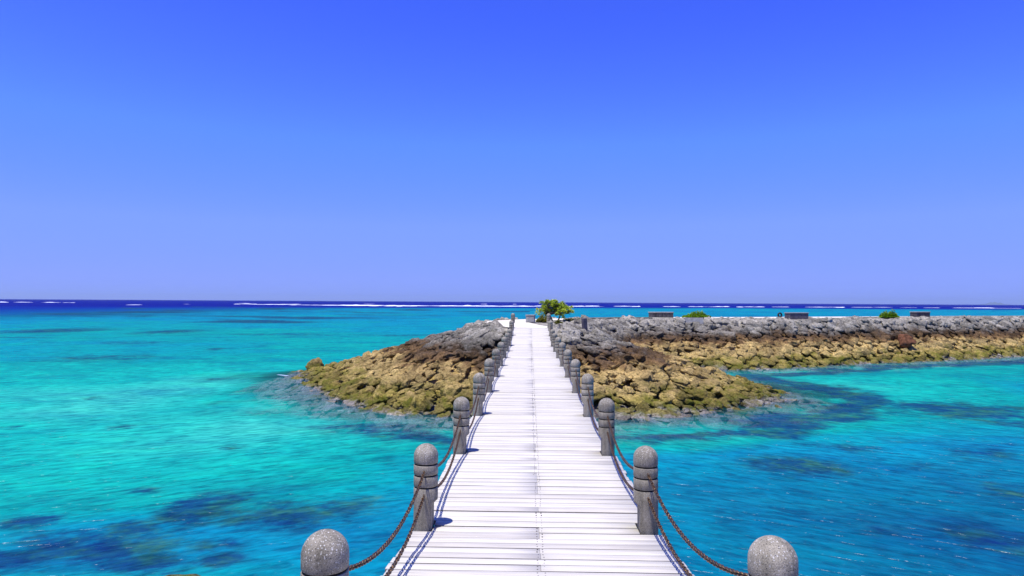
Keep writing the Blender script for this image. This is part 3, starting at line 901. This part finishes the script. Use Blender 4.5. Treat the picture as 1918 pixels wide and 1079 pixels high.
# ------------------------------------------------------------------ chains
def chain_mesh(dy, dzv, sag):
    n_s = 400
    P = []
    for i in range(n_s + 1):
        t = i / n_s
        P.append((0, dy * t, dzv * t - sag * 4 * t * (1 - t)))
    P = np.array(P); L = np.concatenate([[0], np.cumsum(np.linalg.norm(np.diff(P, axis=0), axis=1))])
    pitch = 0.0300; cnt = int(L[-1] / pitch); pitch = L[-1] / cnt
    V, F = [], []
    ns, nt_, rw, half, wid = 12, 5, 0.0048, 0.0105, 0.0105
    for k in range(cnt):
        s = (k + .5) * pitch
        c = np.array([np.interp(s, L, P[:, a]) for a in range(3)])
        c2 = np.array([np.interp(min(L[-1], s + .01), L, P[:, a]) for a in range(3)]); c1 = np.array([np.interp(max(0, s - .01), L, P[:, a]) for a in range(3)])
        tg = c2 - c1; tg /= np.linalg.norm(tg)
        sd = np.array([1.0, 0, 0]); up = np.cross(sd, tg)
        ang = (R(45) if k % 2 == 0 else R(-45)) + random.gauss(0, .14)
        w = sd * math.cos(ang) + up * math.sin(ang); nrm = np.cross(tg, w)
        base = len(V)
        for i in range(ns):
            a = 2 * math.pi * i / ns
            ca, sa = math.cos(a), math.sin(a)
            ctr = c + tg * (half * (1 if ca > 1e-6 else -1 if ca < -1e-6 else 0) + wid * ca) + w * (wid * sa)
            rad = tg * ca + w * sa
            for j in range(nt_):
                b = 2 * math.pi * j / nt_
                V.append(ctr + rad * (rw * math.cos(b)) + nrm * (rw * math.sin(b)))
        for i in range(ns):
            for j in range(nt_):
                F.append((base + i * nt_ + j, base + ((i + 1) % ns) * nt_ + j, base + ((i + 1) % ns) * nt_ + (j + 1) % nt_, base + i * nt_ + (j + 1) % nt_))
    me = mesh_np('chain', np.array(V), F); me.materials.append(M['rust'])
    return me
_cache = {}
for si, side in enumerate(('left', 'right')):
    for n in range(11):
        y0, y1 = BOL_Y[n] + BR + .022, BOL_Y[n + 1] - BR - .022
        for lv, zc, sag in (('upper', 0.463, 0.190), ('lower', 0.273, 0.195)):
            z0, z1 = dz(BOL_Y[n]) + zc, dz(BOL_Y[n + 1]) + zc
            key = (round(z1 - z0, 3), sag)
            if key not in _cache: _cache[key] = chain_mesh(y1 - y0, z1 - z0, sag)
            o = link('chain', _cache[key])
            o.location = (bol_x(si, y0), y0, z0); o.rotation_euler = (0, 0, -math.atan2(bol_x(si, y1) - bol_x(si, y0), y1 - y0))
            tag(o, f'{lv} rusty chain hanging between the {ORD[n]} and {ORD[n + 1]} bollards of the {side} row', 'chain', f'rusty chains along the {side} edge of the boardwalk')

# ================================================================== things on the breakwater
def box_bm(bm, sx, sy, sz, loc, bev=0.02, seg=2):
    r = bmesh.ops.create_cube(bm, size=1.0, matrix=Matrix.Translation(loc) @ Matrix.Diagonal((sx, sy, sz, 1)))
    es = list({e for v in r['verts'] for e in v.link_edges})
    bmesh.ops.bevel(bm, geom=es, offset=bev, segments=seg, affect='EDGES', profile=0.6)

def stone_bench(x, y, w, d, h, rot, body_mat, label, blocks=1):
    z = TOP_Z - 0.03
    e = empty('stone_bench', (x, y, z)); e.rotation_euler = (0, 0, rot)
    tag(e, label, 'bench', 'low stone benches on top of the breakwater')
    bm = bmesh.new()
    for k in range(blocks):
        bw = w / blocks
        box_bm(bm, bw - .025, d - .06, h - .08, (-w / 2 + bw * (k + .5), 0, (h - .08) / 2), .025)
    link('body', bm_mesh('body', bm, False), body_mat, e)
    bm = bmesh.new(); box_bm(bm, w + .05, d, .085, (0, 0, h - .04), .02)
    link('cap_slab', bm_mesh('cap_slab', bm, False), M['cap'], e)
stone_bench(11.0, 57.6, 1.95, .75, .50, R(12), M['bench'], 'dark streaked stone bench behind the flat slab, nearest the tree', 6)
stone_bench(21.6, 55.9, 1.85, .7, .54, R(20), M['bench_violet'], 'plain violet grey stone bench beside the small black tyre', 1)
stone_bench(37.3, 66.3, 1.95, .75, .56, R(26), M['bench'], 'dark stone bench right of the farther green bush', 3)

# rough stone block at the end of the boardwalk
e = empty('stone_block', (0.05, 41.6, TOP_Z - .03)); e.rotation_euler = (0, 0, R(-8))
tag(e, 'rough pale topped stone block beside the tree at the end of the boardwalk', 'stone block')
bm = bmesh.new(); box_bm(bm, .52, .5, .42, (0, 0, .21), .05, 3)
bmesh.ops.subdivide_edges(bm, edges=bm.edges[:], cuts=3, use_grid_fill=True)
for v in bm.verts: v.co += Vector((mnoise.noise(v.co * 9), mnoise.noise(v.co * 9 + Vector((5, 0, 0))), mnoise.noise(v.co * 9 + Vector((0, 7, 0))))) * .03
link('body', bm_mesh('body', bm, True), M['pier'], e)
bm = bmesh.new(); box_bm(bm, .56, .54, .07, (0, 0, .455), .02)
link('cap_slab', bm_mesh('cap_slab', bm), M['cap'], e)

# stake among the rocks
bm = bmesh.new(); box_bm(bm, .24, .24, .75, (0, 0, .1), .03, 2)
for v in bm.verts: v.co += Vector((mnoise.noise(v.co * 7), mnoise.noise(v.co * 7 + Vector((5, 0, 0))), 0)) * .02
o = link('stone_post', bm_mesh('stone_post', bm), M['bench_violet']); o.location = (2.95, 36.8, tz(2.95, 36.8) + .22); o.rotation_euler = (R(3), R(-4), R(20))
tag(o, 'short square grey post standing among the rocks right of the bollards', 'post')

# flat slab in the slope under the first bush
bm = bmesh.new(); box_bm(bm, 1.5, .9, .5, (0, 0, 0), .03, 2)
o = link('concrete_slab', bm_mesh('concrete_slab', bm), M['pier']); o.location = (12.4, 52.6, TOP_Z - .22); o.rotation_euler = (R(-12), 0, R(6))
tag(o, 'flat grey concrete slab set in the rubble below the low bush', 'slab')

# tyre
bm = bmesh.new(); ring = []
for i in range(28):
    a = 2 * math.pi * i / 28; row = []
    for j in range(10):
        b = 2 * math.pi * j / 10
        rr = .155 + .062 * math.cos(b); row.append(bm.verts.new((rr * math.cos(a), .075 * math.sin(b), rr * math.sin(a))))
    ring.append(row)
for i in range(28):
    for j in range(10): bm.faces.new((ring[i][j], ring[i][(j + 1) % 10], ring[(i + 1) % 28][(j + 1) % 10], ring[(i + 1) % 28][j]))
o = link('tyre', bm_mesh('tyre', bm, True), M['rubber']); o.location = (19.9, 54.9, TOP_Z + .31); o.rotation_euler = (0, R(8), R(18))
tag(o, 'small black tyre standing upright on the crest of the breakwater', 'tyre')
bm = bmesh.new(); box_bm(bm, .5, .35, .26, (0, 0, 0), .05, 2)
for v in bm.verts: v.co += Vector((mnoise.noise(v.co * 5), mnoise.noise(v.co * 5 + Vector((5, 0, 0))), mnoise.noise(v.co * 6 + Vector((0, 3, 0))))) * .06
o = link('rock', bm_mesh('rock', bm, True), M['rock']); o.location = (19.9, 54.9, TOP_Z + .02)
tag(o, 'flat rock on the crest carrying the small black tyre', 'rock')

# low kerb wall along the landward edge of the path
def kerb_wall(pts, h, w, label):
    V, F = [], []
    P = np.array(pts, float)
    for i in range(len(P)):
        a = P[max(0, i - 1)]; b = P[min(len(P) - 1, i + 1)]
        t = (b - a) / np.linalg.norm(b - a); n = np.array([-t[1], t[0]]) * w / 2
        x, y = P[i]
        for s, z in ((1, -.2), (1, h), (-1, h), (-1, -.2)):
            V.append((x + n[0] * s, y + n[1] * s, TOP_Z + z))
    for i in range(len(P) - 1):
        for j in range(4): F.append((i * 4 + j, i * 4 + (j + 1) % 4, i * 4 + 4 + (j + 1) % 4, i * 4 + 4 + j))
    F += [(3, 2, 1, 0), tuple(len(V) - 4 + j for j in range(4))]
    me = mesh_np('kerb_wall', V, F, False); bm = bmesh.new(); bm.from_mesh(me); bmesh.ops.recalc_face_normals(bm, faces=bm.faces)
    bmesh.ops.bevel(bm, geom=[e for e in bm.edges if not e.is_boundary], offset=.02, segments=1, affect='EDGES'); bm.to_mesh(me); bm.free()
    o = link('kerb_wall', me, M['kerb']); tag(o, label, 'low wall')
kerb_wall([(2.6, 48.9), (4.3, 50.9), (6.6, 52.9), (9.6, 53.9)], .10, .22, 'low mossy kerb wall running right from the foot of the tree')
kerb_wall([(30, 62.9), (38, 67.3), (47, 72.2), (64, 81.0), (80, 89.4)], .05, .25, 'long low kerb wall along the path at the right end of the breakwater')

# ------------------------------------------------------------------ plants
def leaf_card(V, F, T, c, d, up, L, W, tone):
    d = d.normalized(); s = d.cross(up)
    if s.length < 1e-3: s = d.cross(Vector((1, 0, 0)))
    s.normalize(); nrm = s.cross(d)
    b = len(V)
    V.extend([c, c + d * L * .45 + s * W * .5 + nrm * L * .05, c + d * L - nrm * L * .10, c + d * L * .45 - s * W * .5 + nrm * L * .05, c + d * L * .5 - nrm * L * .02])
    T.extend([tone] * 5)
    F.extend([(b, b + 1, b + 4), (b + 1, b + 2, b + 4), (b + 2, b + 3, b + 4), (b + 3, b, b + 4)])

def limb(V, F, pts, r0, r1, seg=7):
    base = len(V); n = len(pts)
    for i, p in enumerate(pts):
        p = Vector(p); a = Vector(pts[max(0, i - 1)]); b = Vector(pts[min(n - 1, i + 1)])
        t = (b - a).normalized(); u = t.cross(Vector((0.3, 1, 0.1))).normalized(); w = t.cross(u)
        r = r0 + (r1 - r0) * i / (n - 1)
        for k in range(seg):
            an = 2 * math.pi * k / seg
            V.append(p + u * r * math.cos(an) + w * r * math.sin(an))
    for i in range(n - 1):
        for k in range(seg):
            F.append((base + i * seg + k, base + i * seg + (k + 1) % seg, base + (i + 1) * seg + (k + 1) % seg, base + (i + 1) * seg + k))

def tree():
    rnd = random.Random(21)
    e = empty('small_tree', (1.66, 45.6, TOP_Z - .05))
    tag(e, 'small spreading green tree with rosettes of broad leaves at the end of the boardwalk', 'tree')
    V, F = [], []; tips = []
    for tx, ty in ((-.10, 0), (.16, .1), (-.22, .2)):
        base = Vector((tx, ty, -.1)); mid = base + Vector((tx * 1.6 + rnd.uniform(-.1, .1), rnd.uniform(-.1, .2), .52))
        limb(V, F, [base, (base + mid) / 2 + Vector((rnd.uniform(-.05, .05), 0, 0)), mid], .062, .045)
        for k in range(17):
            a = rnd.uniform(0, 6.28); rad = rnd.uniform(.1, 1.25)
            tip = Vector((tx * 1.2 + .04 + 1.36 * rad * math.cos(a), ty + .85 * rad * math.sin(a), 1.36 - .62 * (rad / 1.2) ** 2 * rnd.uniform(.6, 1.6) + rnd.uniform(-.58, .05)))
            m2 = mid.lerp(tip, .5) + Vector((0, 0, .10)) + Vector((rnd.uniform(-.08, .08), rnd.uniform(-.08, .08), rnd.uniform(-.05, .08)))
            limb(V, F, [mid, m2, tip], .03, .011, 5); tips.append(tip)
            for j in range(2):
                t2 = m2.lerp(tip, rnd.uniform(.3, .8)) + Vector((rnd.uniform(-.26, .26), rnd.uniform(-.26, .26), rnd.uniform(-.16, .18)))
                limb(V, F, [m2.lerp(tip, .3), t2], .014, .008, 4); tips.append(t2)
    for p in [(.98, -.1, .62), (1.16, 0, .66), (.82, -.2, .55), (-1.0, -.2, .6), (-1.05, -.1, .42), (-1.15, 0, .75), (-.8, -.2, .3), (-.7, -.3, .5), (-1.2, .1, .55), (-.5, -.35, .35), (.45, -.3, .4), (.6, -.4, .5), (1.02, .1, .82)]:
        p = Vector(p); limb(V, F, [p.lerp(Vector((.1, 0, .6)), .75), p.lerp(Vector((.1, 0, .6)), .3) + Vector((0, 0, .06)), p], .02, .009, 5); tips.append(p)
    link('trunk', mesh_np('trunk', [tuple(v) for v in V], F), M['bark'], e)
    V, F, T = [], [], []
    for tip in tips:
        tone0 = rnd.uniform(.4, 1.0)
        for k in range(rnd.randint(22, 30)):
            a = rnd.uniform(0, 6.28); el = rnd.uniform(-.35, 1.2)
            d = Vector((math.cos(a) * math.cos(el), math.sin(a) * math.cos(el), math.sin(el)))
            leaf_card(V, F, T, tip + d * .02, d, Vector((0, 0, 1)), rnd.uniform(.13, .21), rnd.uniform(.055, .085), min(1, max(0, tone0 + rnd.uniform(-.3, .3))))
    me = mesh_np('crown', [tuple(v) for v in V], F); attr(me, 'tone', T)
    link('crown', me, M['leaf_tree'], e)
tree()

def bush(x, y, z, w, d, h, n, leaf, mat, label, name='bush', seed=1, cat='bush'):
    rnd = random.Random(seed)
    e = empty(name, (x, y, z)); tag(e, label, cat)
    V, F = [], []; V2, F2, T2 = [], [], []
    for k in range(n):
        a = rnd.uniform(0, 6.28); rad = math.sqrt(rnd.random())
        hx, hy = rad * math.cos(a), rad * math.sin(a)
        prof = (1 - rad ** 2.2) * (0.75 + .5 * mnoise.noise((hx * 2.2 + seed, hy * 2.2, 0)))
        tip = Vector((hx * w / 2, hy * d / 2, max(.05, h * prof * rnd.uniform(.55, 1.05))))
        limb(V, F, [Vector((tip.x * .45, tip.y * .45, -.05)), tip * .75, tip], .012, .005, 4)
        tone0 = rnd.uniform(.1, 1.0)
        for j in range(11):
            an = rnd.uniform(0, 6.28); el = rnd.uniform(-.2, 1.3)
            dd = Vector((math.cos(an) * math.cos(el), math.sin(an) * math.cos(el), math.sin(el)))
            leaf_card(V2, F2, T2, tip - Vector((0, 0, rnd.uniform(0, .6) * tip.z)) + dd * .02, dd, Vector((0, 0, 1)), leaf * rnd.uniform(.7, 1.2), leaf * .4, min(1, max(0, tone0 + rnd.uniform(-.3, .3))))
    link('stems', mesh_np('stems', [tuple(v) for v in V], F), M['bark'], e)
    me = mesh_np('foliage', [tuple(v) for v in V2], F2); attr(me, 'tone', T2)
    link('foliage', me, mat, e)
bush(13.2, 54.4, TOP_Z + .06, 2.2, 1.2, .60, 230, .15, M['leaf_low'], 'low bright green bush above the flat slab', seed=3)
bush(31.2, 60.2, TOP_Z + .04, 1.6, 1.2, .78, 220, .15, M['leaf_low'], 'rounded green bush on the crest farther along the breakwater', seed=8)
bush(0.85, 43.2, TOP_Z - .05, .85, .8, .52, 80, .15, M['leaf_olive'], 'low yellow green shrub between the stone block and the tree', name='shrub', seed=12, cat='shrub')
bush(3.0, 46.4, TOP_Z - .05, 1.5, .8, .22, 90, .11, M['leaf_olive'], 'flat olive ground plant right of the tree foot', name='ground_plant', seed=15, cat='plant')
bush(1.65, 39.6, TOP_Z - .05, .45, .4, .30, 26, .12, M['leaf_olive'], 'small dry tuft among the rocks behind the far right bollards', name='tuft', seed=17, cat='plant')

# ------------------------------------------------------------------ a bird over the lagoon
def bird():
    e = empty('bird', (-88.5, 250, EYE + 11.9)); e.rotation_euler = (0, R(8), R(35))
    tag(e, 'small dark bird gliding low over the lagoon', 'bird')
    bm = bmesh.new()
    prof = [(-.30, .004, .0), (-.22, .03, .0), (-.08, .062, -.005), (.06, .06, 0), (.14, .04, .012), (.20, .036, .02), (.25, .022, .016), (.30, .005, .008)]
    prev = None
    for (y, r, z) in prof:
        row = [bm.verts.new((r * math.cos(2 * math.pi * k / 10), y, z + r * .85 * math.sin(2 * math.pi * k / 10))) for k in range(10)]
        if prev:
            for k in range(10): bm.faces.new((prev[k], prev[(k + 1) % 10], row[(k + 1) % 10], row[k]))
        prev = row
    # tail fan
    t = [bm.verts.new(p) for p in ((-.02, -.24, .004), (.02, -.24, .004), (.07, -.42, 0), (-.07, -.42, 0))]; bm.faces.new(t)
    link('body', bm_mesh('body', bm, True), M['feather'], e)
    for s in (-1, 1):
        bm = bmesh.new()
        st = [(0.04, .10, -.09, .02), (.24, .13, -.07, .09), (.45, .08, -.09, .10), (.66, -.04, -.12, .05)]
        rows = []
        for (x, yf, yb, z) in st:
            rows.append([bm.verts.new((s * x, yf, z)), bm.verts.new((s * x, (yf + yb) / 2, z + .012)), bm.verts.new((s * x, yb, z)), bm.verts.new((s * x, (yf + yb) / 2, z - .006))])
        for i in range(3):
            for k in range(4): bm.faces.new((rows[i][k], rows[i][(k + 1) % 4], rows[i + 1][(k + 1) % 4], rows[i + 1][k]))
        bmesh.ops.recalc_face_normals(bm, faces=bm.faces)
        link('wing', bm_mesh('wing', bm, True), M['feather'], e)
bird()

# ================================================================== far island and the air before it
V, F = [], []
nx, ny = 60, 20
for i in range(nx + 1):
    for j in range(ny + 1):
        u = i / nx * 2 - 1; v = j / ny * 2 - 1
        r2 = u * u + v * v
        hh = max(0, 1 - r2) ** 0.9 * (80 + 110 * math.exp(-((u - .05) / .2) ** 2)) * (0.75 + .5 * mnoise.noise((u * 4, v * 4, 2)))
        V.append((26700 + u * 850, 40000 + v * 900, WATER_Z - 6 + hh))
for i in range(nx):
    for j in range(ny):
        a = i * (ny + 1) + j; F.append((a, a + ny + 1, a + ny + 2, a + 1))
o = link('far_island', mesh_np('far_island', V, F), M['island'])
tag(o, 'faint distant hilly island on the horizon', kind='structure')
hm, hnt = new_mat('haze'); hg = G(hnt)
pv = hg.n('ShaderNodeVolumePrincipled'); pv.inputs['Density'].default_value = 3.2e-5; pv.inputs['Color'].default_value = (0.62, 0.78, 1.0, 1); pv.inputs['Anisotropy'].default_value = 0.2
hnt.links.new(pv.outputs[0], hg.n('ShaderNodeOutputMaterial').inputs['Volume'])
bm = bmesh.new(); bmesh.ops.create_cube(bm, size=1.0, matrix=Matrix.Translation((0, 23000, 145)) @ Matrix.Diagonal((112000, 47500, 304, 1)))
hz = link('haze', bm_mesh('haze', bm), hm); tag(hz, 'thin sea haze that fades the far island', 'haze', kind='stuff')
